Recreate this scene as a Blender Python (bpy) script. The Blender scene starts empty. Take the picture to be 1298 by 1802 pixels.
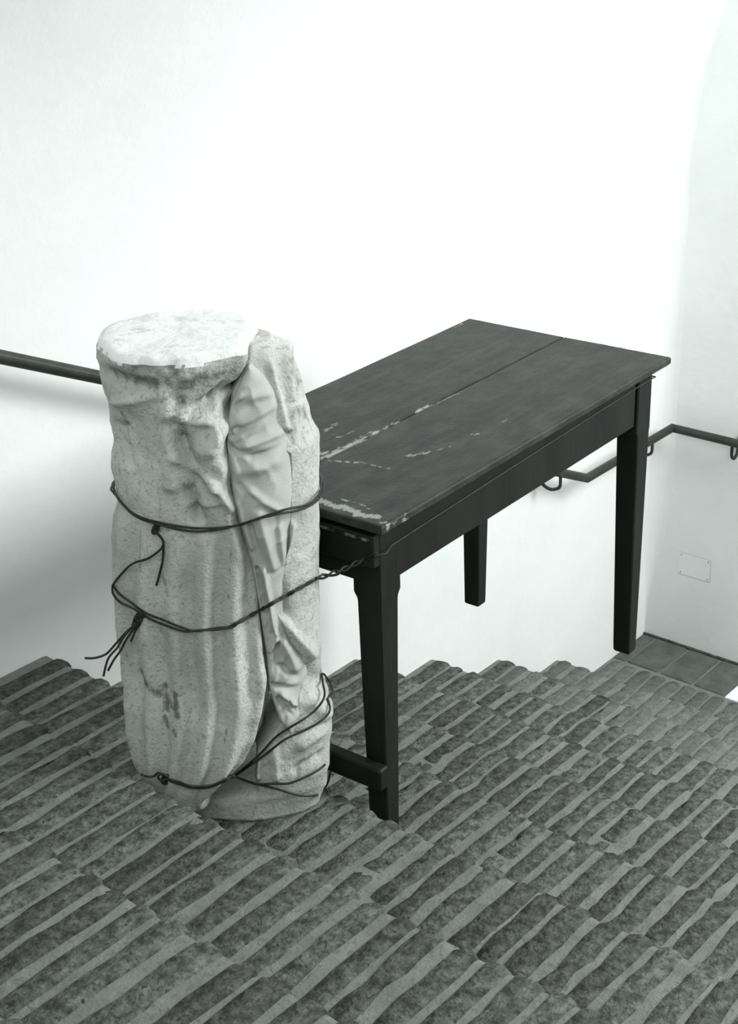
import bpy, math, random
from mathutils import Vector, noise, Matrix
from mathutils.bvhtree import BVHTree
import bisect
S = bpy.context.scene
COL = S.collection
random.seed(7)
PI = math.pi

# ------------------------------------------------------------------ camera
F_PX = 2677.15
CAM = Vector((-4.74507, -2.62885, 2.98847))
RV = Vector((0.63934626, -0.76841194, -0.02791868)).normalized()
FW = Vector((0.69211704, 0.59092493, -0.41446561)).normalized()
UV = RV.cross(FW).normalized()
cam_data = bpy.data.cameras.new('camera')
cam_data.sensor_fit = 'HORIZONTAL'; cam_data.sensor_width = 36
cam_data.lens = F_PX * 36 / 1298
cam_data.clip_start = 0.05; cam_data.clip_end = 60
cam = bpy.data.objects.new('camera', cam_data); COL.objects.link(cam)
M3 = Matrix((RV, UV, -FW)).transposed()
cam.matrix_world = Matrix.Translation(CAM) @ M3.to_4x4()
S.camera = cam

# ------------------------------------------------------------------ world, light, exposure
world = bpy.data.worlds.new('world'); S.world = world; world.use_nodes = True
bg = world.node_tree.nodes['Background']
bg.inputs[0].default_value = (0.93, 1.0, 0.98, 1); bg.inputs[1].default_value = 0.48
def area(name, loc, tgt, sx, sy, power, color=(0.97, 1.0, 1.0)):
    l = bpy.data.lights.new(name, 'AREA'); l.shape = 'RECTANGLE'; l.size = sx; l.size_y = sy
    l.energy = power; l.color = color
    o = bpy.data.objects.new(name, l); COL.objects.link(o); o.location = loc
    o.rotation_euler = (Vector(tgt) - Vector(loc)).to_track_quat('-Z', 'Y').to_euler()
    return o
area('lower_soft_key', (-0.6, -3.6, 3.5), (-1.4, 0.0, 0.9), 1.4, 1.8, 195)  # unseen soft key light, gives the back wall its brightness
area('upper_soft_fill', (-5.9, -3.0, 4.9), (-3.2, -0.7, 1.4), 2.2, 2.2, 70)  # unseen fill light added upstairs for the near steps and column front
S.view_settings.view_transform = 'Standard'; S.view_settings.look = 'None'
S.view_settings.gamma = 1; S.view_settings.use_curve_mapping = False
S.view_settings.exposure = 0.0

# ------------------------------------------------------------------ materials
def mat(name, c1, c2=None, scale=8.0, rough=0.8, bump=0.0, bscale=60.0, detail=6.0, lo=0.35, hi=0.65,
        stain=None, rnd=0.0, spec=0.3, stretch=None, c3=None, scale3=40.0):
    m = bpy.data.materials.new(name); m.use_nodes = True
    nt = m.node_tree; N = nt.nodes; L = nt.links
    b = N['Principled BSDF']; b.inputs['Roughness'].default_value = rough
    b.inputs['Specular IOR Level'].default_value = spec
    tc = N.new('ShaderNodeTexCoord'); src = tc.outputs['Object']
    if stretch:
        mp = N.new('ShaderNodeMapping'); mp.inputs['Scale'].default_value = stretch
        L.new(src, mp.inputs[0]); src = mp.outputs[0]
    oi = N.new('ShaderNodeObjectInfo')
    add = N.new('ShaderNodeVectorMath'); add.operation = 'ADD'
    cmb = N.new('ShaderNodeCombineXYZ'); mu = N.new('ShaderNodeMath'); mu.operation = 'MULTIPLY'; mu.inputs[1].default_value = 37.0
    L.new(oi.outputs['Random'], mu.inputs[0]); L.new(mu.outputs[0], cmb.inputs[0]); L.new(mu.outputs[0], cmb.inputs[1])
    L.new(src, add.inputs[0]); L.new(cmb.outputs[0], add.inputs[1]); src = add.outputs[0]
    nz = N.new('ShaderNodeTexNoise'); nz.inputs['Scale'].default_value = scale; nz.inputs['Detail'].default_value = detail
    nz.inputs['Roughness'].default_value = 0.62
    L.new(src, nz.inputs['Vector'])
    rp = N.new('ShaderNodeValToRGB'); L.new(nz.outputs['Fac'], rp.inputs[0])
    rp.color_ramp.elements[0].position = lo; rp.color_ramp.elements[1].position = hi
    rp.color_ramp.elements[0].color = (*c1, 1); rp.color_ramp.elements[1].color = (*(c2 or c1), 1)
    out = rp.outputs[0]
    if c3:
        n3 = N.new('ShaderNodeTexNoise'); n3.inputs['Scale'].default_value = scale3; n3.inputs['Detail'].default_value = 4
        n3.inputs['Roughness'].default_value = 0.7
        L.new(src, n3.inputs['Vector'])
        r3 = N.new('ShaderNodeValToRGB'); L.new(n3.outputs['Fac'], r3.inputs[0])
        r3.color_ramp.elements[0].position = 0.36; r3.color_ramp.elements[1].position = 0.47
        r3.color_ramp.elements[0].color = (1, 1, 1, 1); r3.color_ramp.elements[1].color = (0, 0, 0, 1)
        mx = N.new('ShaderNodeMix'); mx.data_type = 'RGBA'
        L.new(r3.outputs[0], mx.inputs[0]); L.new(out, mx.inputs[6]); mx.inputs[7].default_value = (*c3, 1)
        out = mx.outputs[2]
    if stain:                       # vertex attribute picks wear, stains and painted stone shading of its own shape, broken up by noise
        at = N.new('ShaderNodeAttribute'); at.attribute_name = 'wear'
        n2 = N.new('ShaderNodeTexNoise'); n2.inputs['Scale'].default_value = stain[1]; n2.inputs['Detail'].default_value = 5
        n2.inputs['Roughness'].default_value = 0.65
        mp2 = N.new('ShaderNodeMapping'); mp2.inputs['Scale'].default_value = stain[2] if len(stain) > 2 else (1, 1, 1)
        L.new(tc.outputs['Object'], mp2.inputs[0]); L.new(mp2.outputs[0], n2.inputs['Vector'])
        s1 = N.new('ShaderNodeMath'); s1.operation = 'ADD'; L.new(at.outputs['Fac'], s1.inputs[0]); L.new(n2.outputs['Fac'], s1.inputs[1])
        r2 = N.new('ShaderNodeValToRGB'); L.new(s1.outputs[0], r2.inputs[0])
        mr = N.new('ShaderNodeMapRange'); mr.inputs[1].default_value = stain[3] if len(stain) > 3 else 0.93; mr.inputs[2].default_value = 1.05
        L.new(s1.outputs[0], mr.inputs[0])
        mx = N.new('ShaderNodeMix'); mx.data_type = 'RGBA'
        L.new(mr.outputs[0], mx.inputs[0]); L.new(out, mx.inputs[6]); mx.inputs[7].default_value = (*stain[0], 1)
        out = mx.outputs[2]; N.remove(r2)
    if rnd:
        hs = N.new('ShaderNodeHueSaturation')
        m2 = N.new('ShaderNodeMapRange'); m2.inputs[3].default_value = 1 - rnd; m2.inputs[4].default_value = 1 + rnd
        L.new(oi.outputs['Random'], m2.inputs[0]); L.new(m2.outputs[0], hs.inputs['Value']); L.new(out, hs.inputs['Color'])
        out = hs.outputs[0]
    L.new(out, b.inputs['Base Color'])
    if bump:
        nb = N.new('ShaderNodeTexNoise'); nb.inputs['Scale'].default_value = bscale; nb.inputs['Detail'].default_value = 6
        L.new(src, nb.inputs['Vector'])
        bp = N.new('ShaderNodeBump'); bp.inputs['Strength'].default_value = bump; bp.inputs['Distance'].default_value = 0.01
        L.new(nb.outputs['Fac'], bp.inputs['Height']); L.new(bp.outputs[0], b.inputs['Normal'])
    return m
M_PLASTER = mat('white_plaster', (0.79, 0.81, 0.80), (0.84, 0.86, 0.855), 3.0, 0.9, 0.12, 35)
M_MORTAR = mat('mortar', (0.145, 0.157, 0.142), (0.200, 0.214, 0.195), 18.0, 0.95, 0.35, 160, c3=(0.125, 0.136, 0.122), scale3=70)
M_BRICK = mat('brick', (0.026, 0.030, 0.025), (0.140, 0.152, 0.136), 42.0, 0.85, 0.8, 120, detail=12, lo=0.36, hi=0.66, rnd=0.26,
              c3=(0.034, 0.039, 0.033), scale3=95)
M_BRICK_DUSTY = mat('dusty_brick', (0.090, 0.098, 0.088), (0.165, 0.178, 0.162), 34.0, 0.9, 0.6, 120, detail=12, lo=0.36, hi=0.66, rnd=0.16,
              c3=(0.075, 0.082, 0.073), scale3=95)
M_GAP = mat('shaded_joint', (0.30, 0.32, 0.30), (0.42, 0.44, 0.42), 40.0)  # raised grey strips paint the shade inside the panel gap
M_CRACK = mat('dark_crack', (0.03, 0.034, 0.029), (0.08, 0.087, 0.077), 40.0)
M_TILE = mat('floor_tile', (0.060, 0.066, 0.058), (0.105, 0.114, 0.101), 14.0, 0.6, 0.25, 60, rnd=0.12)
M_STONE = mat('stone', (0.37, 0.388, 0.36), (0.545, 0.565, 0.53), 9.0, 0.9, 0.35, 190, detail=12, lo=0.33, hi=0.62,
              stain=((0.15, 0.16, 0.145), 60.0, (1, 1, 1), 0.72), c3=(0.33, 0.35, 0.32), scale3=110)
M_STONE_TOP = mat('pale_stone_top', (0.74, 0.76, 0.75), (0.84, 0.86, 0.85), 14.0, 0.9, 0.25, 90, c3=(0.60, 0.62, 0.61), scale3=22, stretch=(1, 1, 1))  # paler than the sides; covers the flat top and its rim
M_CLOTH = mat('cotton_cloth', (0.41, 0.425, 0.395), (0.46, 0.475, 0.445), 10.0, 0.9, 0.25, 500)
M_WIRE = mat('iron_wire', (0.012, 0.014, 0.012), (0.03, 0.033, 0.028), 60.0, 0.5, 0.1)
M_RAIL = mat('handrail_paint', (0.020, 0.023, 0.018), (0.034, 0.038, 0.031), 20.0, 0.5, 0.1, 90, spec=0.3)
M_TOP = mat('worn_table_top', (0.006, 0.007, 0.0055), (0.042, 0.046, 0.039), 14.0, 0.55, 0.16, 160, detail=12, spec=0.32, lo=0.32, hi=0.70,
            stain=((0.26, 0.28, 0.25), 95.0, (0.5, 1.2, 1)), stretch=(0.7, 1.2, 1), c3=(0.012, 0.013, 0.011), scale3=30)
M_WOOD = mat('black_painted_wood', (0.006, 0.007, 0.0055), (0.012, 0.0138, 0.011), 12.0, 0.6, 0.12, 60, spec=0.22,
             stain=((0.13, 0.14, 0.12), 45.0), stretch=(1, 1, 0.3))

# ------------------------------------------------------------------ helpers
def tag(o, label=None, cat=None, group=None, kind=None):
    if label: o['label'] = label
    if cat: o['category'] = cat
    if group: o['group'] = group
    if kind: o['kind'] = kind
    return o
def empty(name, loc, rz=0.0):
    o = bpy.data.objects.new(name, None); COL.objects.link(o); o.location = loc; o.rotation_euler = (0, 0, rz)
    o.empty_display_size = 0.05
    return o
def mesh(name, V, Fc, m, parent=None, smooth=False, loc=(0, 0, 0), wear=None):
    me = bpy.data.meshes.new(name); me.from_pydata([tuple(v) for v in V], [], Fc); me.update()
    me.materials.append(m)
    if smooth:
        for p in me.polygons: p.use_smooth = True
    if wear:
        a = me.attributes.new('wear', 'FLOAT', 'POINT')
        for i, w in enumerate(wear): a.data[i].value = w
    o = bpy.data.objects.new(name, me); COL.objects.link(o); o.location = loc
    if parent: o.parent = parent
    return o
def box(x0, x1, y0, y1, z0, z1, b=0.0):
    """box with its edges bevelled by b: V, F"""
    if b <= 0:
        V = [(x, y, z) for z in (z0, z1) for y in (y0, y1) for x in (x0, x1)]
        return V, [(0, 2, 3, 1), (4, 5, 7, 6), (0, 1, 5, 4), (2, 6, 7, 3), (0, 4, 6, 2), (1, 3, 7, 5)]
    ring = lambda i: [(x0+b+i, y0+i), (x1-b-i, y0+i), (x1-i, y0+b+i), (x1-i, y1-b-i), (x1-b-i, y1-i), (x0+b+i, y1-i), (x0+i, y1-b-i), (x0+i, y0+b+i)]
    V = []; Fc = []
    for i, z in ((b, z0), (0, z0+b), (0, z1-b), (b, z1)):
        V += [(x, y, z) for x, y in ring(i)]
    for k in range(3):
        for j in range(8):
            a = k*8+j; c = k*8+(j+1) % 8; Fc.append((a, c, c+8, a+8))
    Fc.append(tuple(reversed(range(8)))); Fc.append(tuple(range(24, 32)))
    return V, Fc
def join(parts):
    V = []; Fc = []
    for v, f in parts:
        n = len(V); V += list(v); Fc += [tuple(i+n for i in q) for q in f]
    return V, Fc
def tube(pts, r, seg=8, caps=True):
    pts = [Vector(p) for p in pts]; V = []; Fc = []
    up = Vector((0.13, 0.21, 0.97)); n = len(pts); prev = None
    for i, p in enumerate(pts):
        d1 = (p-pts[i-1]).normalized() if i else (pts[1]-p).normalized()
        d2 = (pts[i+1]-p).normalized() if i < n-1 else d1
        t = (d1+d2); t = t.normalized() if t.length > 1e-6 else d1
        if prev is None:
            a = t.cross(up); a = a.normalized() if a.length > 1e-3 else t.cross(Vector((1, 0, 0))).normalized()
        else:
            a = (prev-t*prev.dot(t)).normalized()
        prev = a; bvec = t.cross(a)
        # mitre: stretch in the bend plane
        cosh = max(0.35, math.sqrt(max(0, (1+d1.dot(d2))/2))); nb = (d2-d1)
        for k in range(seg):
            an = 2*PI*k/seg; v = a*math.cos(an)*r + bvec*math.sin(an)*r
            if nb.length > 0.05:
                u = (nb-t*nb.dot(t)).normalized(); v = v + u*v.dot(u)*(1/cosh-1)
            V.append(p+v)
    for i in range(n-1):
        for k in range(seg):
            a = i*seg+k; b = i*seg+(k+1) % seg; Fc.append((a, b, b+seg, a+seg))
    if caps:
        Fc.append(tuple(reversed(range(seg)))); Fc.append(tuple(range((n-1)*seg, n*seg)))
    return V, Fc
def catmull(P, n=6):
    P = [Vector(p) for p in P]; out = []
    for i in range(len(P)-1):
        p0 = P[max(i-1, 0)]; p1 = P[i]; p2 = P[i+1]; p3 = P[min(i+2, len(P)-1)]
        for k in range(n):
            t = k/n
            out.append(0.5*((2*p1)+(p2-p0)*t+(2*p0-5*p1+4*p2-p3)*t*t+(3*p1-p0-3*p2+p3)*t**3))
    out.append(P[-1]); return out
def ray(px, py):
    return (FW + RV*((px-649)/F_PX) - UV*((py-901)/F_PX)).normalized()
def on_plane(px, py, P0, n):
    d = ray(px, py); return CAM + d*((Vector(P0)-CAM).dot(n)/d.dot(n))
def interp(tab, z):
    """tab sorted by first value"""
    if z <= tab[0][0]: return tab[0][1]
    if z >= tab[-1][0]: return tab[-1][1]
    for i in range(len(tab)-1):
        if tab[i][0] <= z <= tab[i+1][0]:
            t = (z-tab[i][0])/max(1e-9, tab[i+1][0]-tab[i][0])
            t = t; return tab[i][1]+(tab[i+1][1]-tab[i][1])*t
def seg_dist(p, a, b):
    ax, ay = a; bx, by = b; dx, dy = bx-ax, by-ay; L = dx*dx+dy*dy
    t = 0 if L == 0 else max(0, min(1, ((p[0]-ax)*dx+(p[1]-ay)*dy)/L))
    return math.hypot(p[0]-ax-t*dx, p[1]-ay-t*dy)
fn = lambda x, y, z: noise.noise(Vector((x, y, z)))

# ------------------------------------------------------------------ large structure: walls and vault
A0, TR, RH = 0.626, 0.37217, 0.17351          # last nosing, tread depth, riser height
ZS, RV_ = 1.86, 1.45                          # springing of the vault, its radius
def sheet(name, f, nu, nv, m, smooth=True):
    V = [f(i/nu, j/nv) for i in range(nu+1) for j in range(nv+1)]
    Fc = [(i*(nv+1)+j, (i+1)*(nv+1)+j, (i+1)*(nv+1)+j+1, i*(nv+1)+j+1) for i in range(nu) for j in range(nv)]
    return mesh(name, V, Fc, m, smooth=smooth)
def wavy(x, z): return 0.004*fn(x*1.3, z*1.3, 3.1)+0.0016*fn(x*5, z*5, 9.0)
def smooth01(t): t = max(0.0, min(1.0, t)); return t*t*(3-2*t)
def back_surface(x, q, y, z, ny, nz):
    """plaster runs round the inner corner in a soft hollow; q is 0..1 along the hollow"""
    R = 0.004+0.085*smooth01(z/0.7)
    if q is None: return (x, y, z)
    if q > 1: return (0.008, y+ny*(R+.04), z+nz*(R+.04))
    a = q*PI/2
    return (-R+R*math.sin(a), y+ny*R*(1-math.cos(a)), z+nz*R*(1-math.cos(a)))
NX_ = 150
def col_x(i): return (-6.5+(6.5-0.089)*(i/NX_), None) if i <= NX_ else (0, (i-NX_)/12 if i <= NX_+12 else 9)
def back_sheet(name, prof):
    V = []; n = len(prof)
    for i in range(NX_+14):
        x, q = col_x(i)
        for (y, z, ny, nz) in prof:
            if q is None: V.append((x, y+wavy(x, z)*(1-smooth01((z-1.2)/0.6)), z))
            else: V.append(back_surface(x, q, y+wavy(-.089, z)*(1-smooth01((z-1.2)/0.6))*max(0, 1-q), z, ny, nz))
    Fc = [(i*n+j, (i+1)*n+j, (i+1)*n+j+1, i*n+j+1) for i in range(NX_+13) for j in range(n-1)]
    o = mesh(name, V, Fc, M_PLASTER, smooth=True); tag(o, kind='structure')
    md = o.modifiers.new('thick', 'SOLIDIFY'); md.thickness = 0.15; md.offset = -1
    return o
def arc(d): a = math.radians(d); return (-RV_*(1-math.cos(a)), ZS+RV_*math.sin(a), -math.cos(a), -math.sin(a))
back_sheet('wall_back', [(0, -0.3+(ZS+0.3)*j/50, -1, 0) for j in range(50)]+[arc(42*j/22) for j in range(23)])
back_sheet('ceiling', [arc(42+22*j/10) for j in range(11)])
def wall_r(u, v):
    y = 0.12-3.2*u; z = -0.3+3.7*v; return (wavy(y+7, z)*0.6, y, z)
w = sheet('wall_right', wall_r, 80, 80, M_PLASTER); tag(w, kind='structure')
wall_right = w
V, Fc = box(-0.0004, 0.004, -0.268, -0.134, 0.309, 0.400, 0.0003)
V = [(x+wavy(y+7, z)*0.6, y, z) for x, y, z in V]
pl = mesh('access_panel', V, Fc, M_PLASTER, wall_right)
jt = join([box(-0.0006, 0.003, -0.2692, -0.268, 0.308, 0.401), box(-0.0006, 0.003, -0.268, -0.134, 0.3076, 0.309), box(-0.0006, 0.003, -0.268, -0.134, 0.400, 0.4009)])
mesh('joint', [(x+wavy(y+7, z)*0.6, y, z) for x, y, z in jt[0]], jt[1], M_GAP, pl)
for y, z in ((-0.145, 0.391), (-0.258, 0.391), (-0.145, 0.318), (-0.258, 0.318)):
    V, Fc = tube([(-0.0025+wavy(y+7, z)*0.6, y, z), (0.001, y, z)], 0.0018, 6)
    mesh('screw', V, Fc, M_RAIL, pl)

# ------------------------------------------------------------------ stairs
def bow(i, y):
    return -0.011*math.cos(PI*(max(0.2, min(2.0, y))-1.15)/1.3) if i >= 5 else 0.0
def nx(i): return -(A0+i*TR)
def zt(i): return RH*(i+1)
YR = [1.35, 1.25, 1.35, 1.5, 1.7, 1.9, 2.1, 2.25, 2.3, 2.4, 2.45]
YEND = 2.75
NS = 11
brick_cache = {}
def brick_mesh(var, L, W, dusty=False):
    """one worn brick laid on edge, nosing end at +x, length L along x, width W along y; top at z=0"""
    key = (var, round(L, 2), round(W, 3), dusty)
    if key in brick_cache: return brick_cache[key]
    rg = random.Random(var*977+int(round(L*100))*31+int(round(W*1000))*7)
    h = W/2; e = rg.uniform(0.008, 0.020); e2 = rg.uniform(0.002, 0.005)
    j = lambda s: rg.uniform(-s, s)
    chip = rg.random() < 0.4
    side = lambda q: j(.0026)-(rg.uniform(.002, .009) if rg.random() < .12 else 0)
    pts = [(L/2-e*.6, -h+j(.002)), (L/2-0.001, -h*0.5), (L/2, h*0.4+j(.003)), (L/2-e, h+j(.003))]
    pts += [(L*f+j(.008), h+side(0)) for f in (.33, .20, .08, -.06, -.20, -.34)]
    pts += [(-L/2+e2, h+j(.003)), (-L/2+j(.002), h*0.5), (-L/2+j(.003), -h*0.5), (-L/2+e2, -h+j(.003))]
    pts += [(L*f+j(.008), -h-side(0)) for f in (-.34, -.20, -.06, .08, .20, .33)]
    n = len(pts); V = []
    for x, y in pts: V.append((x-math.copysign(0.003, x) if abs(x) > L*.45 else x, y*0.90, rg.uniform(-0.0018, 0.0008)-(0.0015 if x > L*0.42 else 0)))
    for x, y in pts: V.append((x, y, -0.0045-(0.003 if x > L*0.42 else 0)))
    for x, y in pts: V.append((x-(0.004 if x > 0 else -0.004), y, -0.075))
    V.append((L*0.1, 0, 0.0012)); c = 3*n
    Fc = [(k, (k+1) % n, c) for k in range(n)]
    for r in range(2):
        Fc += [(r*n+n+k, r*n+n+(k+1) % n, r*n+(k+1) % n, r*n+k) for k in range(n)]
    me = bpy.data.meshes.new('brick'); me.from_pydata(V, [], Fc); me.update(); me.materials.append(M_BRICK_DUSTY if dusty else M_BRICK)
    for p in me.polygons: p.use_smooth = True
    brick_cache[key] = me
    return me
def lay(parent, x, y, z, var, L, W, rot=0.0, tilt=0.0, dusty=False):
    o = bpy.data.objects.new('brick', brick_mesh(var, L, W, dusty)); COL.objects.link(o)
    o.location = (x, y, z); o.rotation_euler = (random.uniform(-.03, .03), tilt, rot); o.parent = parent
def bed(i, x_back, x_front, ztop, zbot, name, y1):
    """mortar bed and riser of one step, a swept profile with a worn nose"""
    prof = [(x_back, zbot), (x_back, ztop-0.0035), (x_back+(x_front-x_back)*0.35, ztop-0.003), (x_back+(x_front-x_back)*0.7, ztop-0.003),
            (x_front-0.016, ztop-0.0035), (x_front-0.004, ztop-0.006), (x_front-0.001, ztop-0.014), (x_front-0.003, ztop-0.07), (x_front-0.012, ztop-0.075), (x_front-0.012, zbot)]
    ny = int(y1/0.022); V = []; Fc = []; n = len(prof)
    for k in range(ny+1):
        y = y1*k/ny
        for q, (x, z) in enumerate(prof):
            b = bow(i, y) if q >= 3 else (bow(i+1, y) if q < 2 else 0)
            dn = 0.003*fn(y*22, q*1.7, i*3.3) if q in (4, 5, 6) else 0.0012*fn(y*15, q*2.1, i*5.1)
            V.append((x+b+(dn if q >= 4 else 0), -y+0.0, z+(dn*0.6 if 0 < q < 7 else 0)))
    for k in range(ny):
        for q in range(n-1):
            a = k*n+q; Fc.append((a, a+1, a+n+1, a+n))
    Fc.append(tuple(range(n))); Fc.append(tuple(reversed(range(ny*n, ny*n+n))))
    return mesh(name, V, Fc, M_MORTAR, smooth=False)
# landing: bed of mortar, one course of bricks on edge, then square tiles against the end wall
fl = bed(-1, -0.64, 0.02, 0.0, -0.2, 'floor', YEND); tag(fl, kind='structure')
V, Fc = join([])
y = 0.012
while y < 1.15:
    W = random.uniform(0.050, 0.056); pitch = W+random.uniform(0.008, 0.013)
    lay(fl, -0.438+random.uniform(-.004, .004), -(y+W/2), 0.0015, random.randrange(6), 0.372, round(W, 3), random.uniform(-.015, .015), 0, True)
    y += pitch
for (ya, yb) in ((0.006, 0.056), (0.064, 0.200), (0.210, 0.341), (0.351, 0.478)):
    j = lambda: random.uniform(-.003, .003)
    V, Fc = box(-0.236+j(), -0.012+j(), -yb, -ya, -0.03, 0.0035, 0.004)
    V = [(x+0.004*fn(x*30, yy*30, 2), yy+0.004*fn(x*25, yy*25, 7), z) for x, yy, z in V]
    mesh('tile', V, Fc, M_TILE, fl)
V = []; Fc = []
for k in range(61):
    yy = -0.002-0.62*k/60; wd = 0.0035+0.003*abs(fn(yy*30, 1, 1))+0.002
    V += [(-0.002-wd, yy, 0.0045), (0.004, yy, 0.0085+0.003*fn(yy*40, 2, 2)), (0.004, yy, -0.01), (-0.002-wd, yy, -0.01)]
for k in range(60):
    for q in range(4): a_ = k*4+q; b_ = k*4+(q+1) % 4; Fc.append((a_, b_, b_+4, a_+4))
mesh('wall_joint', V, Fc, M_CRACK, fl)
V, Fc = box(-0.247, -0.008, -1.5, -0.4855, -0.03, 0.0045, 0.003)  # flat white slab at the end of the landing tiles
tr = mesh('white_slab_1', V, Fc, M_PLASTER); tag(tr, kind='structure')
for i in range(NS):
    xf = nx(i); xb = nx(i+1)
    st = bed(i, xb-0.03, xf, zt(i), zt(i)-RH-0.03, 'stair_step', YEND)
    tag(st, kind='structure')
    y = 0.012+random.uniform(0, .02); y0 = 0.0
    if i == 10: y0 = 0.9
    if i == 9: y0 = 0.6
    while y < YR[i]:
        W = random.choice((0.041, 0.044, 0.047, 0.050, 0.053)); pitch = W+random.choice((0.009, 0.013, 0.017, 0.022))*random.uniform(.9, 1.15)
        if y > y0:
            yc = y+W/2; rot = random.uniform(-.02, .02); dx = random.uniform(-.004, .005)
            b = bow(i, yc); bb = bow(i+1, yc)
            x0 = xb+bb+0.008; x1 = xf+b+0.006+dx; var = random.randrange(5)
            if random.random() < 0.13:
                c = x0+(x1-x0)*random.choice((0.34, 0.42, 0.6)); g = 0.0025
                lay(st, (x0+c-g)/2, -yc+random.uniform(-.003, .003), zt(i)-.001, var, c-g-x0, round(W, 3), rot, 0, i+random.random() < 1.8)
                lay(st, (c+g+x1)/2, -yc, zt(i), (var+1) % 6, x1-c-g, round(W*random.uniform(.9, 1), 3), rot, 0, i+random.random() < 1.8)
            else:
                lay(st, (x0+x1)/2, -yc, zt(i), var, x1-x0, round(W, 3), rot, random.uniform(-.004, .004), i+random.random() < 1.8)
        y += pitch

# ------------------------------------------------------------------ handrail on both walls
RY, RZ, RXJ, RXK, RR = -0.101, 0.918, -0.053, -0.632, 0.0155
hr = empty('handrail', (RXJ, 0, RZ))
tag(hr, 'dark painted tubular handrail bending round the corner of the white walls', 'handrail')
sl = RH/TR
pts = [(-6.3, RY, RZ+sl*(6.3+RXK)), (RXK, RY, RZ), (RXJ, RY, RZ), (RXJ, -2.6, RZ)]
V, Fc = tube([(x-RXJ, y, z-RZ) for x, y, z in pts], RR, 20)
rail = mesh('rail', V, Fc, M_RAIL, hr, smooth=True)
rail.data.polygons[-1].use_smooth = False
md = rail.modifiers.new('es', 'EDGE_SPLIT'); md.split_angle = math.radians(15)
def bracket(P, to_wall, dist):
    P = Vector(P); tw = Vector(to_wall)
    k_ = dist/0.053; tw = tw*(1+(k_-1)*.8)
    c = [P+Vector((0, 0, -0.010)), P+Vector((0, 0, -0.045)), P+Vector((0, 0, -0.060))+tw*0.006, P+Vector((0, 0, -0.070))+tw*0.022,
         P+Vector((0, 0, -0.062))+tw*0.038, P+Vector((0, 0, -0.045))+tw*0.046, P+Vector((0, 0, 0.0))+tw*0.050, P+Vector((0, 0, 0.010))+tw*0.056, P+Vector((0, 0, 0.014))+tw*(dist+0.004)*(1/(1+(k_-1)*.8))]
    V, Fc = tube([p-Vector((RXJ, 0, RZ)) for p in catmull(c, 4)], 0.0058, 8)
    mesh('bracket', V, Fc, M_RAIL, hr, smooth=True)
bracket((RXJ, -0.345, RZ), (1, 0, 0), 0.053)
bracket((RXJ, -1.25, RZ), (1, 0, 0), 0.053)
bracket((-0.195, RY, RZ), (0, 1, 0), 0.101)
for bx_ in (-0.80, -1.9, -3.4, -4.6): bracket((bx_, RY, RZ+sl*(RXK-bx_)), (0, 1, 0), 0.101)

# ------------------------------------------------------------------ table
TA = Vector((-2.83118, -1.02361, 1.82062)); TYAW = math.atan2(0.04337645, 0.9990588)
TL, TW, TH = 1.1327, 0.5687, 0.78
UU = Vector((math.cos(TYAW), math.sin(TYAW), 0)); VV = Vector((-math.sin(TYAW), math.cos(TYAW), 0))
table = empty('wooden_table', TA-Vector((0, 0, TH)), TYAW)
tag(table, 'old dark wooden table with chipped paint, its far legs hanging free above the brick steps', 'table')
ZT = TH
def tpx(px, py):
    P = on_plane(px, py, TA, Vector((0, 0, 1)))-TA; return (P.dot(UU), P.dot(VV))
chips = []   # (a, b, width, strength)
for (x0, y0, x1, y1, wd, s) in (
    (566, 806, 640, 772, .012, .50), (600, 790, 660, 760, .014, .42), (640, 772, 700, 741, .007, .40), (735, 722, 805, 692, .007, .50),
    (700, 742, 740, 722, .005, .38), (572, 758, 592, 745, .008, .46), (595, 770, 622, 758, .008, .42), (560, 800, 575, 795, .010, .52), (578, 810, 640, 815, .006, .50), (640, 815, 690, 826, .005, .46),
    (690, 826, 745, 827, .004, .34), (560, 880, 600, 893, .012, .58), (600, 890, 636, 905, .012, .56), (628, 905, 662, 909, .012, .58), (600, 878, 628, 884, .004, .5),
    (628, 884, 651, 896, .004, .5), (668, 919, 690, 921, .008, .5), (690, 920, 718, 902, .007, .48), (715, 803, 758, 795, .010, .42), (758, 795, 792, 786, .007, .40),
    (828, 765, 852, 762, .006, .48), (868, 746, 905, 735, .005, .40), (790, 745, 812, 741, .006, .36), (725, 855, 745, 852, .005, .40), (780, 760, 800, 752, .005, .34),
    (940, 735, 985, 715, .003, .34), (745, 605, 765, 592, .004, .36), (673, 636, 690, 626, .004, .36), (800, 576, 812, 570, .006, .42), (930, 705, 1010, 668, .003, .30), (800, 835, 900, 780, .003, .28)):
    chips.append((tpx(x0, y0), tpx(x1, y1), wd*1.35, s+.08))
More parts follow.
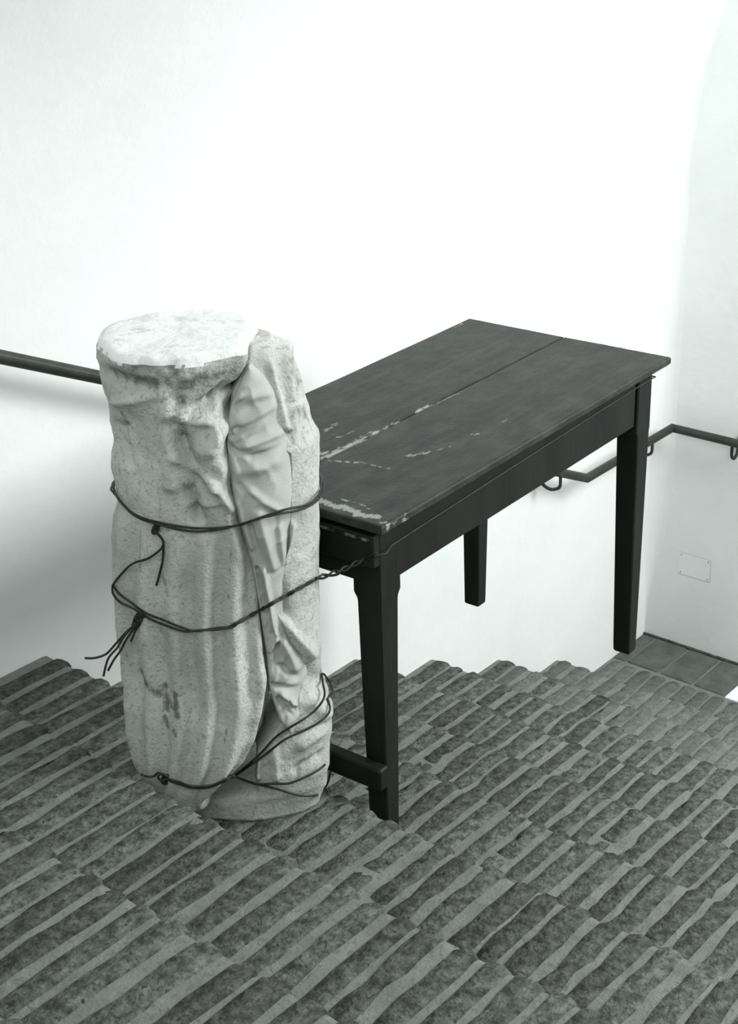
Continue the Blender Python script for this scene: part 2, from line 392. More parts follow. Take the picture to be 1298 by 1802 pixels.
def board(v0, v1, outer_low, outer_high):
    nu_, nv_ = 150, 40; V = []; Fc = []; wear = []; th = 0.021; r = 0.005
    def row(v, z, ins):
        for i in range(nu_+1):
            u = ins+(TL-2*ins)*i/nu_
            dz = 0.0010*fn(u*4, v*9, 1)+0.0005*fn(u*3, v*60, 4)
            # rough corner wear
            V.append((u, v, z+dz)); wv = 0
            for a, b, wd, s in chips:
                d = seg_dist((u, v), a, b)
                if d < wd*2.5: wv = max(wv, s*math.exp(-(d/wd)**2))
            wear.append(max(wv, 0.20 if (u < 0.012 or v < 0.006) else 0))
    rows = [(v0+r, -th, r), (v0, -th+r, 0), (v0, -r, 0), (v0+r*.3, -r*.3, r*.3), (v0+r, 0, r)]
    if not outer_low: rows = [(v0, -th, r), (v0, -th+r, 0), (v0, -r, 0), (v0+.0008, -.0016, r*.3), (v0+.0028, 0, r)]
    for k in range(1, nv_): rows.append((v0+r+(v1-v0-2*r)*k/nv_, 0, r))
    if outer_high: rows += [(v1-r, 0, r), (v1-r*.3, -r*.3, r*.3), (v1, -r, 0), (v1, -th+r, 0), (v1-r, -th, r)]
    else: rows += [(v1-.0028, 0, r), (v1-.0008, -.0016, r*.3), (v1, -r, 0), (v1, -th+r, 0), (v1, -th, r)]
    for v, z, ins in rows: row(v, z, ins)
    n = nu_+1
    for k in range(len(rows)-1):
        for i in range(nu_): a = k*n+i; Fc.append((a, a+1, a+n+1, a+n))
    # underside and the two ends
    m_ = len(rows)
    Fc.append(tuple([i for i in range(nu_, -1, -1)]+[(m_-1)*n+i for i in range(0, nu_+1)]))
    Fc.append(tuple([k*n for k in range(m_)])); Fc.append(tuple([k*n+nu_ for k in reversed(range(m_))]))
    o = mesh('board', V, Fc, M_TOP, table, loc=(0, 0, ZT), wear=wear)
    return o
JV = 0.288
board(0.0, JV-0.0016, True, False); board(JV+0.0016, TW, False, True)
LT, LI = 0.066, 0.030            # leg block width, overhang of the top
def leg(ou, ov, su, sv):
    """ou, ov: outer corner; su, sv: direction to the inside"""
    lv = [(-.0215, .066, .066, 0, 0), (-.172, .066, .066, 0, 0), (-.184, .0585, .0585, .001, .001), (-.192, .057, .057, .001, .001), (-.40, .050, .0535, .003, .002),
          (-.755, .038, .047, .008, .003), (-.776, .0375, .046, .008, .003), (-.78, .033, .042, .010, .005)]
    V = []; Fc = []; c = 0.003
    for z, wu, wv, iu, iv in lv:
        a0, a1, b0, b1 = iu, iu+wu, iv, iv+wv
        ring = [(a0+c, b0), (a1-c, b0), (a1, b0+c), (a1, b1-c), (a1-c, b1), (a0+c, b1), (a0, b1-c), (a0, b0+c)]
        V += [(ou+su*a, ov+sv*b, ZT+z) for a, b in ring]
    flip = su*sv < 0
    for k in range(len(lv)-1):
        for j in range(8):
            q = (k*8+j, (k+1)*8+j, (k+1)*8+(j+1) % 8, k*8+(j+1) % 8); Fc.append(tuple(reversed(q)) if flip else q)
    Fc.append(tuple(range(8))); Fc.append(tuple(range(len(lv)*8-8, len(lv)*8)))
    wear = [0.33 if (ou < 0.2 and ov < 0.2 and z[2] > ZT-.10) else 0.08 if z[2] < ZT-.77 else 0 for z in V]
    me = mesh('leg', V, Fc, M_WOOD, table, wear=wear)
    return me
U1 = TL-LI; V1 = TW-LI
leg(LI, LI, 1, 1); leg(U1, LI, -1, 1); leg(U1, V1, -1, -1); leg(LI, V1, 1, -1)
def part(name, b, bev=0.002, m=M_WOOD, w=None, parent=table):
    V, Fc = box(*b, bev); return mesh(name, V, Fc, m, parent, wear=[(w or 0)]*len(V))
part('apron', (LI+LT, U1-LT-0.008, LI+0.004, LI+0.024, ZT-.150, ZT-.026))
part('apron', (LI+LT, U1-LT, V1-.024, V1-.004, ZT-.150, ZT-.023))
part('apron', (LI+.006, LI+.026, LI+LT, V1-LT, ZT-.150, ZT-.023))
part('apron', (U1-.026, U1-.006, LI+LT, V1-LT, ZT-.150, ZT-.023))
dr = part('drawer_front', (0.006, LI-.001, LI-.004, V1-0.02, ZT-.098, ZT-.032), 0.003, w=0.16)
V, Fc = tube([(0.002, .30, ZT-.062), (-0.016, .30, ZT-.062)], 0.009, 12)
part('drawer_moulding', (0.0035, 0.0075, LI-.002, V1-0.022, ZT-.043, ZT-.037), 0.001, w=0.45, parent=dr)
part('stretcher', (0.002, LI+.002, LI-.008, V1+.005, ZT-.590, ZT-.540), 0.004, w=0.10)

# ------------------------------------------------------------------ the split stone column
O = Vector((-3.0, -0.70, zt(6)))
RHV = Vector((0.63959557, -0.76871159, 0)); FHV = Vector((0.76051387, 0.64932169, 0))
def loc(px, py, dep):
    P = on_plane(px, py, O+FHV*dep, FHV)-O
    return (P.dot(RHV), P.z)
def edge(pts, dep):
    t = [(loc(x, y, dep)[1], loc(x, y, dep)[0]) for x, y in pts]; t.sort(); return t
YC = -0.05
L_front = edge([(172, 606), (171, 622), (179, 655), (188, 690), (194, 715), (200, 745), (200, 765), (195, 800), (200, 840), (206, 870), (201, 900), (198, 960), (197, 1030),
                (202, 1090), (211, 1150), (219, 1210), (230, 1260), (245, 1310), (262, 1342), (285, 1365), (312, 1382), (335, 1395)], YC)
C_edge = edge([(466, 582), (455, 606), (436, 625), (420, 655), (405, 690), (399, 720), (401, 760), (408, 800), (413, 850), (419, 895), (430, 925), (440, 955), (449, 1000), (455, 1050),
               (462, 1100), (468, 1150), (473, 1190), (468, 1230), (452, 1285), (432, 1330), (405, 1362), (385, 1380), (370, 1395)], -0.15)
R_out = edge([(482, 590), (503, 602), (520, 640), (533, 685), (547, 742), (557, 762), (560, 800), (560, 900), (560, 1000), (562, 1100), (566, 1180), (576, 1225), (583, 1262), (580, 1300),
              (578, 1335), (572, 1352), (573, 1372), (560, 1398)], YC)
L_rear = edge([(463, 582), (453, 606), (431, 625), (413, 655), (400, 690), (397, 720), (400, 755), (480, 785), (501, 800), (503, 830), (500, 900), (494, 960), (482, 1020), (480, 1080), (500, 1130), (520, 1160),
               (520, 1215), (505, 1250), (470, 1290), (448, 1320), (446, 1372)], -0.13)
# ledge of the foot
zl = 0.055
L_rear = [(z, x) for z, x in L_rear if z > zl+0.03]
L_rear = [(-0.02, loc(300, 1400, -.10)[0]), (zl-0.012, loc(312, 1400, -.10)[0]), (zl+0.004, loc(420, 1390, -.10)[0]), (zl+0.016, loc(446, 1380, -.10)[0])]+L_rear
ZTOP = loc(315, 585, YC)[1]
ZTIP = 0.052
def feats(lst, dep):
    return [(loc(a, b, dep), loc(c, d, dep), wd/930.0, amp*(1.5 if abs(amp) < .1 else 1)) for a, b, c, d, wd, amp in lst]
FRONT = feats([(196, 722, 290, 684, 7, .007), (185, 672, 275, 676, 17, -.009), (228, 750, 236, 850, 18, -.006), (290, 690, 300, 850, 12, .010), (332, 722, 392, 692, 11, -.014),
    (330, 655, 400, 645, 24, .010), (392, 755, 372, 785, 11, .014), (318, 775, 350, 845, 12, -.016), (310, 800, 375, 850, 7, .012), (375, 850, 415, 905, 7, .012), (335, 862, 348, 905, 10, -.014),
    (355, 790, 400, 830, 14, .006), (330, 885, 385, 880, 5, .005), (345, 900, 360, 925, 14, -.008), (200, 770, 215, 830, 9, -.008), (410, 630, 395, 700, 8, .008), (395, 700, 400, 745, 6, .006),
    (260, 625, 285, 660, 20, .006), (205, 640, 240, 640, 14, .006), (320, 730, 360, 735, 10, .010), (240, 610, 250, 640, 9, -.004), (370, 700, 385, 680, 6, -.006), (300, 745, 330, 770, 12, -.006)], -0.17)
FL = [loc(x, 1100, -0.17)[0] for x in (228, 262, 300, 345, 385, 425, 452)]
REAR = feats([(515, 640, 530, 720, 8, -.006), (500, 640, 512, 760, 7, .007), (470, 650, 500, 760, 5, .006), (525, 720, 545, 755, 5, -.009), (505, 720, 548, 742, 3, -.006), (478, 1000, 500, 1080, 10, -.008),
    (510, 930, 490, 990, 8, .008), (500, 1100, 545, 1170, 8, .009), (520, 1180, 560, 1230, 12, -.008), (450, 1290, 520, 1240, 8, .006), (450, 1300, 452, 1370, 4, .012), (480, 1320, 485, 1370, 8, .005),
    (530, 1320, 560, 1310, 10, .006), (545, 1250, 575, 1290, 10, .006), (520, 1300, 570, 1300, 5, -.006), (520, 1360, 560, 1350, 8, -.006), (470, 700, 478, 720, 6, -.004)], -0.14)
STAIN_SHADE = feats([(240, 1200, 262, 1212, 10, .48), (262, 1212, 300, 1240, 9, .40), (285, 1210, 290, 1250, 8, .45), (308, 1215, 312, 1250, 8, .48), (285, 1262, 292, 1278, 6, .5), (308, 1272, 312, 1280, 4, .5),
    (190, 665, 270, 672, 16, .42), (300, 665, 390, 655, 26, .36), (215, 635, 330, 640, 18, .36), (350, 700, 390, 690, 10, .30), (205, 742, 212, 760, 6, .36), (320, 760, 330, 800, 8, .30), (325, 850, 345, 890, 8, .30),  # upper front: shape shading painted in along with its pitted, darker tone
    (315, 690, 320, 760, 14, .32), (240, 940, 244, 1020, 3, .36), (243, 1020, 246, 1080, 2, .36), (405, 950, 400, 1060, 2, .3), (395, 1300, 400, 1250, 3, .25), (275, 1005, 295, 1040, 8, .24), (352, 980, 354, 992, 2, .45)], -0.17)
STAIN_R = feats([(505, 650, 525, 720, 12, .30), (515, 730, 545, 760, 8, .38), (500, 760, 520, 790, 8, .30), (490, 1010, 500, 990, 6, .3), (530, 1350, 520, 1380, 6, .3), (535, 1380, 560, 1390, 6, .3)], -0.14)
def block(name, Lt, Rt, z0, z1, bfun, ycfun, round_left, round_right, F_, ST_, flutes, mname, nz_=170, K=168, seed=0.0, toprim=0.006, side_jag=0.004, topf=None):
    V = []; Fc = []; wear = []
    for iz in range(nz_+1):
        t = iz/nz_; z = z0+(z1-z0)*t
        l = interp(Lt, z); r = interp(Rt, z); b, oL, oR = bfun(z); yc = ycfun(z)
        # outer ellipse runs oL..oR; this block is the part between l and r
        cx = (oL+oR)/2; a = (oR-oL)/2
        edge_in = 0.0
        if t > 1-0.012: edge_in = toprim*(t-(1-0.012))/0.012*0.8
        for k in range(K):
            s = k/K
            front = s < 0.5; q = (s*2 if front else (1-s)*2)          # 0..1 left to right
            xe = -math.cos(PI*q)                                       # denser at the ends
            x = l+(r-l)*(xe+1)/2
            e = max(0.0, 1-((x-cx)/a)**2)
            yy = b*math.sqrt(e)
            rl = min(1, (x-l)/round_left) if round_left else 1; rr = min(1, (r-x)/round_right) if round_right else 1
            fct = math.sqrt(max(0, 1-(1-rl)**2))*math.sqrt(max(0, 1-(1-rr)**2)) if (round_left or round_right) else 1
            y = yc-yy*fct if front else yc+yy*fct
            n = Vector(((x-cx)/a**2, (y-yc)/b**2)); n = n.normalized() if n.length > 1e-6 else Vector((0, -1))
            d = 0.0
            d += 0.0045*fn(x*8+seed, y*8, z*6)+0.0016*fn(x*22+seed, y*22, z*18)
            up = max(0, min(1, (z-0.58)/0.2)) if flutes else 0.5
            d += (0.0005+0.0016*up)*fn(x*60, y*60+seed, z*60)+up*0.003*fn(x*14+seed, 4.4, z*34)*max(0, min(1, (z-.6)/.2))
            d += side_jag*fn(seed+3, y*5, z*26)*(1 if (x < l+.03 or x > r-.03) else 0)
            if flutes:
                am = (1-max(0, min(1, (z-0.50)/0.22)))*max(0, min(1, (z-0.06)/0.1))
                ang = math.atan2(x-cx, -(y-yc))
                d += am*(0.0085*math.cos(ang*16+0.5*math.sin(z*6)))
            w = 0.0
            if y < yc+0.02:
                for fa, fb, wd, amp in F_:
                    if abs(z-(fa[1]+fb[1])/2) < abs(fa[1]-fb[1])/2+wd*2.6:
                        dd = seg_dist((x, z), fa, fb)
                        if dd < wd*2.6: d += amp*math.exp(-(dd/wd)**2)
                for fa, fb, wd, amp in ST_:
                    dd = seg_dist((x, z), fa, fb)
                    if dd < wd*2.6: w = max(w, (amp+.10)*math.exp(-(dd/wd)**2))
            x2 = x+n.x*(d-edge_in); y2 = y+n.y*(d-edge_in); z2 = z+(0.004*fn(x*14, y*14, seed) if t > .99 else 0)
            if topf: z2 = topf(x, y, z2, t)
            V.append((x2, y2, z2)); wear.append(w)
    for iz in range(nz_):
        for k in range(K):
            a_ = iz*K+k; b_ = iz*K+(k+1) % K; Fc.append((a_, b_, b_+K, a_+K))
    return V, Fc, wear, K, nz_
def to_world(p): return O+RHV*p[0]+FHV*p[1]+Vector((0, 0, p[2]))
def finish(name, V, Fc, wear, K, nz_, label, top=None):
    # fan the two ends
    n = len(V)
    for base, flip in ((0, True), (nz_*K, False)):
        ring = V[base:base+K]; c = Vector((sum(p[0] for p in ring)/K, sum(p[1] for p in ring)/K, sum(p[2] for p in ring)/K))
        last = list(range(base, base+K))
        for s in (0.93, 0.8, 0.6, 0.35, 0.15):
            cur = []
            for k in range(K):
                p = Vector(ring[k]); q = c.lerp(p, s)
                q.z += (0.0028*fn(q.x*18, q.y*18, 5)+0.0012*fn(q.x*50, q.y*50, 8)+0.002)*(1 if not flip else 0)
                cur.append(len(V)); V.append(tuple(q)); wear.append(0)
            for k in range(K):
                f = (last[k], last[(k+1) % K], cur[(k+1) % K], cur[k]); Fc.append(tuple(reversed(f)) if flip else f)
            last = cur
        V.append(tuple(c)); wear.append(0); ci = len(V)-1
        for k in range(K):
            f = (last[k], last[(k+1) % K], ci); Fc.append(tuple(reversed(f)) if flip else f)
    root = to_world((0, 0, 0))
    W = [to_world(p)-root for p in V]
    o = mesh(name, W, Fc, M_STONE, loc=root, smooth=True, wear=wear)
    tag(o, label, 'stone')
    if top:
        o.data.materials.append(M_STONE_TOP)
        nside = nz_*K
        for pi, p in enumerate(o.data.polygons):
            if (p.normal.z > 0.6 and p.center.z > ZTOP-0.03) or p.center.z > ZTOP-0.008-0.010*max(0, fn(p.center.x*16, p.center.y*16, 3)+.35)-0.004*fn(p.center.x*60, p.center.y*60, 1): p.material_index = 1
    bv = BVHTree.FromPolygons([to_world(p) for p in V], Fc)
    return o, bv
def b_front(z):
    l = interp(L_front, z); r = interp(C_edge, z); ro = interp(R_out, z)
    if z < 0.30:
        t = max(0, (z-ZTIP)/(0.30-ZTIP)); k = math.sqrt(max(0.02, 1-(1-t)**2))
        b = 0.045+0.088*k; oR = r+(max(ro, r)-r)*t*0.7+0.012
        return b, l-0.004, oR
    up = max(0, min(1, (z-(ZTOP-0.12))/0.10))
    oR = ro*0.8+r*0.2; oR = oR*(1-up)+(r+0.002)*up
    return 0.133+0.008*up, l-0.002, max(oR, r+0.002)
def yc_front(z): return YC-0.055*(1-min(1, max(0, (z-ZTIP)/0.28)))
V, Fc, wr, K, nz_ = block('carved_stone', L_front, C_edge, ZTIP, ZTOP, b_front, yc_front, 0.0, 0.022, FRONT, STAIN_SHADE, True, 'stone', seed=1.3)
front, BV1 = finish('carved_stone', V, Fc, wr, K, nz_, 'large pale fluted stone fragment with a flat white top, left half of split column', top=True)
def b_rear(z):
    l = interp(L_front, z); ro = interp(R_out, z); lr = interp(L_rear, z)
    if z < 0.34:
        t = max(0, min(1, z/0.34)); oL = lr*(1-t)+l*t
        return 0.072+0.045*t, min(oL, lr)-0.01-0.05*t, ro+0.002
    tp = max(0, min(1, (z-0.80)/0.12)); return 0.117-0.022*tp, l, ro+0.003
def yc_rear(z): return YC+0.002+0.0*z
R2 = R_out
V, Fc, wr, K, nz_ = block('carved_stone', L_rear, R2, 0.0, loc(484, 590, YC)[1]-0.004, b_rear, yc_rear, 0.012, 0.0, REAR, STAIN_R, False, 'stone', seed=7.7, side_jag=0.003, K=140, toprim=0.01)
rear, BV2 = finish('carved_stone', V, Fc, wr, K, nz_, 'narrower pale stone fragment with a broad foot, right half of the split column')

# ------------------------------------------------------------------ cloth stuffed between the two stones
CL = edge([(430, 640), (420, 660), (409, 700), (403, 730), (401, 770), (404, 800), (410, 850), (420, 900), (432, 940), (447, 1000), (455, 1050), (462, 1100), (470, 1150), (474, 1200), (480, 1225), (492, 1262), (505, 1285)], -0.13)
CR = edge([(444, 640), (462, 662), (480, 695), (489, 730), (500, 770), (506, 810), (508, 850), (508, 900), (502, 960), (492, 1020), (490, 1080), (506, 1130), (530, 1165), (532, 1200), (520, 1232), (522, 1262), (516, 1285)], -0.13)
CF = feats([(400, 783, 412, 784, 7, -.012), (404, 790, 440, 803, 4, -.016), (440, 803, 492, 792, 4, -.014), (404, 768, 450, 752, 4, -.009), (406, 760, 470, 735, 5, -.007), (410, 720, 440, 690, 5, -.007), (425, 745, 480, 720, 8, .006), (420, 700, 470, 700, 9, .006),
    (420, 825, 480, 815, 12, .007), (420, 850, 445, 880, 5, -.008), (440, 860, 490, 900, 5, .005), (450, 1000, 470, 1120, 3, -.011), (462, 1000, 482, 1120, 4, .009), (440, 920, 460, 1000, 4, -.010), (455, 900, 480, 1000, 7, .007),
    (480, 900, 490, 960, 4, -.006), (490, 930, 500, 1000, 6, .006), (478, 1120, 500, 1060, 4, -.008), (485, 1140, 478, 1200, 4, -.012), (500, 1140, 520, 1190, 8, .008), (490, 1180, 525, 1215, 5, -.010),
    (478, 1212, 520, 1225, 5, -.016), (485, 1235, 515, 1275, 3, -.009), (495, 1228, 522, 1255, 4, .007), (505, 1235, 518, 1270, 2, -.006), (430, 780, 500, 770, 6, .006), (415, 880, 440, 960, 5, .006), (470, 1150, 485, 1130, 4, .006)], -0.16)
PINCH = [(*loc(402, 783, -.15), 9, .0042, .075), (*loc(482, 1214, -.15), 8, .0050, .045), (*loc(500, 1283, -.15), 10, .003, .04)]
V = []; Fc = []; K = 84; NZ = 220; zb = CL[0][0]; zt_ = CL[-1][0]
for iz in range(NZ+1):
    z = zb+(zt_-zb)*iz/NZ; l = interp(CL, z); r = interp(CR, z)
    t = iz/NZ; taper = math.sqrt(max(0, 1-max(0, (t-0.90)/0.10)**2))*math.sqrt(max(0, 1-max(0, (0.05-t)/0.05)**2))
    l2 = (l+r)/2-(r-l+0.004)/2*max(.15, taper); r2 = (l+r)/2+(r-l+0.012)/2*max(.15, taper)
    lo_ = interp(L_front, z); ro = interp(R_out, z); cx = (lo_+ro)/2; a = (ro-lo_)/2
    for k in range(K):
        s = k/K; an = 2*PI*s; cc = -math.cos(an); sn = math.sin(an)         # front for sn>0
        x = (l2+r2)/2+(r2-l2)/2*cc
        yo = YC-0.120*math.sqrt(max(0.05, 1-((x-cx)/a)**2))
        bulge = 0.018+0.016*math.exp(-((z-0.66)/0.12)**2)
        w_ = r2-l2
        if sn > 0: y = yo+0.020-bulge*sn**0.7
        else: y = yo+0.020+0.05*abs(sn)**0.8
        d = 0
        if sn > 0:
            for fa, fb, wd, amp in CF:
                if abs(z-(fa[1]+fb[1])/2) < abs(fa[1]-fb[1])/2+wd*2.6:
                    dd = seg_dist((x, z), fa, fb)
                    if dd < wd*2.6:
                        tp = 1.0
                        if amp < 0:
                            L2 = math.hypot(fb[0]-fa[0], fb[1]-fa[1]); tp = max(0.1, 1-0.9*math.hypot(x-fa[0], z-fa[1])/L2)*0.75
                        d += amp*tp*math.exp(-(dd/wd)**2)
            for (px_, pz_, fr, am_, rr_) in PINCH:
                rx = x-px_; rz = z-pz_; rad = math.hypot(rx, rz)
                if rad < rr_*2.5:
                    d += am_*math.cos(math.atan2(rz, rx)*fr+fn(rad*20, fr, 1)*1.5)*math.exp(-(rad/rr_)**2)*min(1, rad/0.03)**2
            d += 0.0030*fn(x*22+z*10, 1.7, z*11)
            rdg = 1-abs(fn(x*26-z*17, 8.1, z*9+x*14))*2.2
            d += 0.0035*max(0, rdg)**3
        V.append((x, y-d*min(1, sn*1.5) if sn > 0 else y, z))
for iz in range(NZ):
    for k in range(K):
        a_ = iz*K+k; b_ = iz*K+(k+1) % K; Fc.append((b_, a_, a_+K, b_+K))
Fc.append(tuple(range(K))); Fc.append(tuple(reversed(range(NZ*K, NZ*K+K))))
root = to_world((0, 0, zb))
cl = mesh('cloth', [to_world(p)-root for p in V], Fc, M_CLOTH, loc=root, smooth=True)
tag(cl, 'pale crumpled cotton cloth stuffed into the gap between the two stones', 'cloth')
BV3 = BVHTree.FromPolygons([to_world(p) for p in V], Fc)

# ------------------------------------------------------------------ wires
WR = 0.0022
def hit(px, py, off=WR*0.9, dep=-0.17):
    d = ray(px, py); best = None
    for bv in (BV1, BV2, BV3):
        h = bv.ray_cast(CAM, d)
        if h[0] is not None and (best is None or h[3] < best): best = h[3]
    if best is None: return None
    return CAM+d*(best-off*1.6)
def surf_path(pxs, n=7, lift=0.0):
    """a wire laid over the stone: dense samples along the traced line, each resting on the surface"""
    P2 = catmull([Vector((x, y, 0)) for x, y in pxs], n); out = []; last = None
    deps = []
    for p in P2:
        h = hit(p.x, p.y)
        deps.append((h-CAM).dot(FHV) if h else None)
    known = [i for i, d in enumerate(deps) if d is not None]
    for i in range(len(deps)):
        if deps[i] is None:
            j = min(known, key=lambda q: abs(q-i)); deps[i] = deps[j]
    # wires are taut: bridge hollows by the local minimum, then smooth
    n_ = len(deps)
    d2 = [min(deps[max(0, i-5):i+6]) for i in range(n_)]
    d3 = [sum(d2[max(0, i-3):i+4])/len(d2[max(0, i-3):i+4]) for i in range(n_)]
    for i, p in enumerate(P2):
        dd = min(d3[i], deps[i])-lift
        d = ray(p.x, p.y); out.append(CAM+d*(dd/d.dot(FHV)))
    return out
def back_path(Pa, Pb, n=22, clear=0.004):
    """round the hidden side of the stones from Pa (right) to Pb (left)"""
    c = to_world((0.05, YC, 0)); out = []
    a0 = math.atan2((Pa-c).dot(FHV), (Pa-c).dot(RHV)); a1 = math.atan2((Pb-c).dot(FHV), (Pb-c).dot(RHV))
    while a1 < a0: a1 += 2*PI
    for k in range(1, n):
        t = k/n; a = a0+(a1-a0)*t; z = Pa.z+(Pb.z-Pa.z)*t
        d = RHV*math.cos(a)+FHV*math.sin(a); src = Vector((c.x, c.y, z))+d*0.8; best = None
        for bv in (BV1, BV2):
            h = bv.ray_cast(src, -d)
            if h[0] is not None and (best is None or h[3] < best): best = h[3]
        if best is None: best = 0.65
        out.append(src-d*(best-clear))
    rad = [(p-Vector((c.x, c.y, p.z))).length for p in out]
    for i in range(len(out)):
        rr = max(rad[max(0, i-2):i+3]); d = (out[i]-Vector((c.x, c.y, out[i].z))).normalized()
        out[i] = Vector((c.x, c.y, out[i].z))+d*rr
    return out
def free(pxs, dep0, dep1=None, n=6):
    dep1 = dep0 if dep1 is None else dep1; m_ = len(pxs); P = []
    for i, (x, y) in enumerate(pxs):
        P.append(on_plane(x, y, O+FHV*(dep0+(dep1-dep0)*i/max(1, m_-1)), FHV))
    return catmull(P, n)
def braid(x0, y0, x1, y1, n, ph):
    return [(x0+(x1-x0)*i/n, y0+(y1-y0)*i/n-5*math.sin(PI*i/n)*0+ph*2.1*math.sin(i*PI/2+.6)) for i in range(1, n+1)]
def depth_of(P): return (P-O).dot(FHV)
def wire(parent, name, pts, r=WR, label=None):
    base = parent.location
    V, Fc = tube([p-base for p in pts], r, 7)
    o = mesh(name, V, Fc, M_WIRE, parent, smooth=True)
    if label: o['label'] = label
    return o
def knot(parent, C_, r, turns, name='knot', seed=1):
    rg = random.Random(seed); pts = []
    for k in range(turns*10+1):
        a = 2*PI*k/10; h = (k/(turns*10)-0.5)*r*1.6
        q = RHV*math.cos(a)*r*rg.uniform(.8, 1.1)+Vector((0, 0, 1))*math.sin(a)*r*0.9*rg.uniform(.8, 1.1)+(Vector((0, 0, -1))+RHV*(-.6)).normalized()*h*1.2-FHV*(0.004+rg.uniform(0, .004))
        pts.append(C_+q)
    wire(parent, name, catmull(pts, 2), WR*0.95)
# upper binding
a1 = surf_path([(203, 868), (212, 882), (235, 904), (270, 917), (330, 928), (380, 929), (420, 924), (455, 912), (500, 897), (530, 891), (548, 884), (560, 872)], lift=0.001)
wu = empty('binding_wire', to_world((0.05, YC, a1[0].z-O.z-0.02)))
tag(wu, 'upper black wire wound twice round the stone column, one end dangling', 'wire')
wire(wu, 'strand', a1+back_path(a1[-1], a1[0])+[a1[0]])
a2 = surf_path([(204, 872), (214, 886), (238, 908), (272, 921), (330, 934), (375, 933), (425, 922), (450, 914), (490, 904), (520, 899), (545, 890), (560, 879)], lift=0.002)
wire(wu, 'strand', a2+back_path(a2[-1], a2[0], clear=.008)+[a2[0]])
d0 = surf_path([(274, 920), (275, 930), (272, 936), (280, 942), (287, 955), (286, 985), (281, 1008), (275, 1030)], lift=0.006)
wire(wu, 'loose_end', d0)
knot(wu, hit(274, 929), 0.005, 3, seed=3)
# long wire: tie at the left, round the column front, twisted across to the table
b1 = surf_path([(288, 952), (283, 966), (262, 982), (240, 989), (226, 997), (210, 1014), (198, 1030)], lift=0.006)
b2 = surf_path([(198, 1030), (199, 1045), (212, 1060), (235, 1071), (262, 1088), (290, 1100), (325, 1111), (350, 1109), (380, 1108), (405, 1104)]+braid(405, 1104, 455, 1075, 6, 1)+braid(455, 1075, 556, 1019, 12, 1), lift=0.003)
b3 = surf_path([(199, 1030), (210, 1045), (230, 1060), (255, 1078), (285, 1090), (320, 1104), (345, 1110), (380, 1105), (402, 1103)]+braid(405, 1104, 455, 1075, 6, -1)+braid(455, 1075, 556, 1019, 12, -1), lift=0.002)
wm = empty('binding_wire', to_world((0.05, YC, b1[-1].z-O.z-0.10)))
tag(wm, 'long black wire round the middle of the stone column, stretched on to the table', 'wire')
wire(wm, 'strand', b1+b2[1:] if True else b2)
# table side path
def tb(u, v, z): return TA+UU*u+VV*v+Vector((0, 0, z))
P_cor = tb(LI-.003, LI-.006, -.068)
def on_end(px, py): return on_plane(px, py, tb(0.001, 0, 0), UU)
def on_side(px, py): return on_plane(px, py, tb(0, LI-.004, 0), VV)
e0 = b3[-1]; e1 = on_end(640, 984)
span = [e0.lerp(e1, t)+Vector((0, 0, -0.004*math.sin(PI*t))) for t in [i/14 for i in range(15)]]
tw1 = []; tw2 = []
def twist(P, ph, r0=0.0024, freq=1.0):
    out = []
    for i in range(len(P)):
        t = (P[min(i+1, len(P)-1)]-P[max(i-1, 0)]).normalized(); s = t.cross(Vector((0, 0, 1))).normalized(); u = s.cross(t)
        a = ph+i*freq; out.append(P[i]+s*math.cos(a)*r0+u*math.sin(a)*r0)
    return out
cen = catmull(span, 5)
wire(wm, 'strand', b3)
wire(wm, 'twisted_strand', twist(cen, 0, 0.0034, .2)); wire(wm, 'twisted_strand', twist(cen, PI, 0.0034, .2))
wire(wm, 'loose_end', free([(592, 1004), (597, 1008), (590, 1012), (575, 1013), (566, 1010)], depth_of(span[6])))
side = [e1, on_end(662, 972), P_cor+UU*(-.024), P_cor+VV*(-.012)]
side2 = [tb(0.06, LI-.006, -.068), tb(0.15, LI-.004, -.067), tb(0.45, LI-.003, -.060), tb(0.80, LI-.003, -.052), tb(0.98, LI-.004, -.048), tb(U1-.05, LI-.006, -.045), tb(U1+.002, LI-.006, -.046), tb(U1+.003, LI+.03, -.046), tb(U1+.003, LI+.07, -.047)]
wire(wm, 'strand', side+side2, WR*0.8, 'thin single strand running along the table apron')
kn = hit(245, 1084); knot(wm, kn, 0.0065, 4, seed=5); knot(wm, hit(240, 1094), 0.0055, 3, seed=6)
dk = depth_of(hit(241, 1095))-0.006
wire(wm, 'loose_end', free([(243, 1090), (238, 1098), (222, 1112), (206, 1130), (190, 1148), (180, 1154), (165, 1158), (149, 1158)], dk, dk-.02))
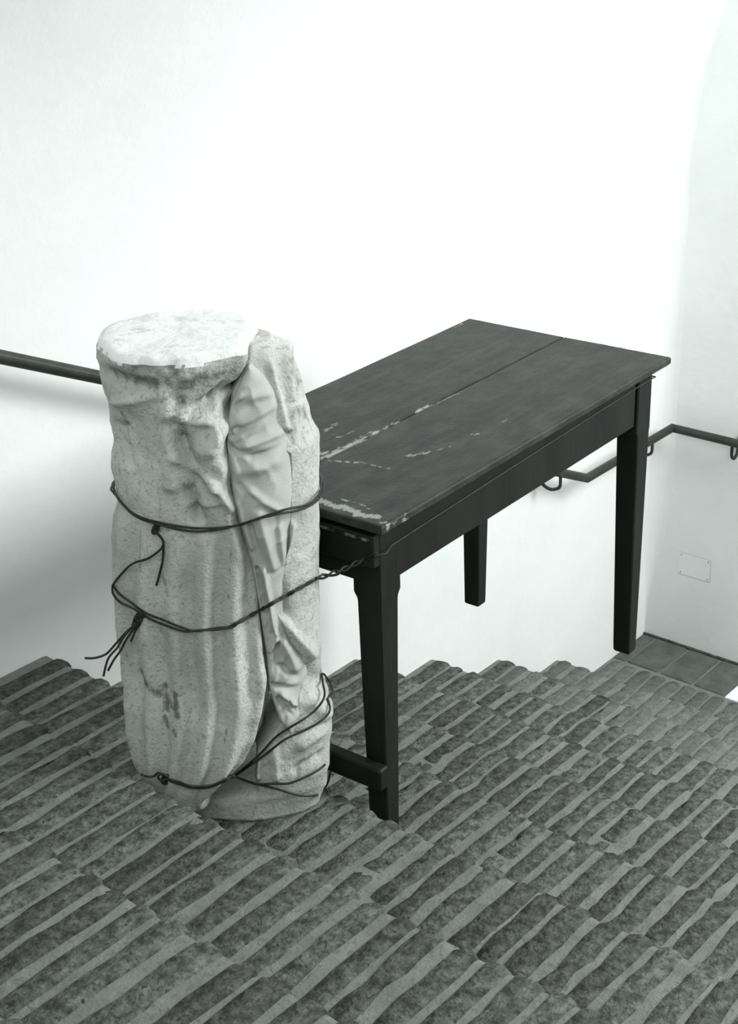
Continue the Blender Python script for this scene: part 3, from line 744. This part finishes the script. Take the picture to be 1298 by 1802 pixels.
wire(wm, 'loose_end', free([(242, 1092), (232, 1104), (218, 1120), (206, 1140), (192, 1156), (186, 1172), (182, 1190)], dk-.003, dk-.03))
wire(wm, 'loose_end', free([(243, 1094), (234, 1108), (222, 1126), (212, 1145), (201, 1160), (190, 1180)], dk-.006, dk-.02))
wire(wm, 'loose_end', free([(247, 1090), (246, 1098), (239, 1108), (230, 1129)], dk-.004, dk-.008))
bk = back_path(b2[-1], b2[0], clear=.005)
# lower binding
c1 = surf_path([(296, 1372), (315, 1376), (330, 1382), (350, 1384), (375, 1381), (400, 1370), (430, 1351), (460, 1324), (485, 1297), (510, 1280), (535, 1265), (555, 1249), (568, 1232), (571, 1218), (568, 1203)], lift=0.003)
c2 = surf_path([(298, 1374), (315, 1380), (335, 1386), (360, 1387), (385, 1379), (410, 1367), (440, 1347), (470, 1325), (500, 1302), (530, 1288), (555, 1275), (572, 1262), (580, 1250), (579, 1238), (576, 1230)], lift=0.002)
wl = empty('binding_wire', to_world((0.08, YC, 0.02)))
tag(wl, 'lower black wire looped under the rounded tip and round the foot of the stone column', 'wire')
wire(wl, 'strand', c1+back_path(c1[-1], c1[0])[:14]); wire(wl, 'strand', c2+back_path(c2[-1], c2[0], clear=.008)[:14])
wire(wl, 'strand', surf_path([(418, 1368), (435, 1375), (453, 1380), (480, 1379), (510, 1378), (540, 1366), (560, 1355), (572, 1345)], lift=0.002))
wire(wl, 'strand', surf_path([(405, 1364), (430, 1373), (453, 1380), (485, 1388), (515, 1397), (535, 1401), (558, 1399)], lift=0.002)+
     free([(560, 1398), (572, 1385), (578, 1372), (581, 1357)], -0.02))
knot(wl, hit(292, 1368) or a1[0], 0.0065, 4, seed=9)
dk = depth_of(hit(300, 1366) or a1[0])-0.008
wire(wl, 'loose_end', free([(300, 1372), (288, 1364), (278, 1360), (270, 1366), (258, 1366), (248, 1362)], dk))
wire(wl, 'loose_end', free([(294, 1370), (284, 1374), (278, 1366), (286, 1362), (296, 1368)], dk-.004))
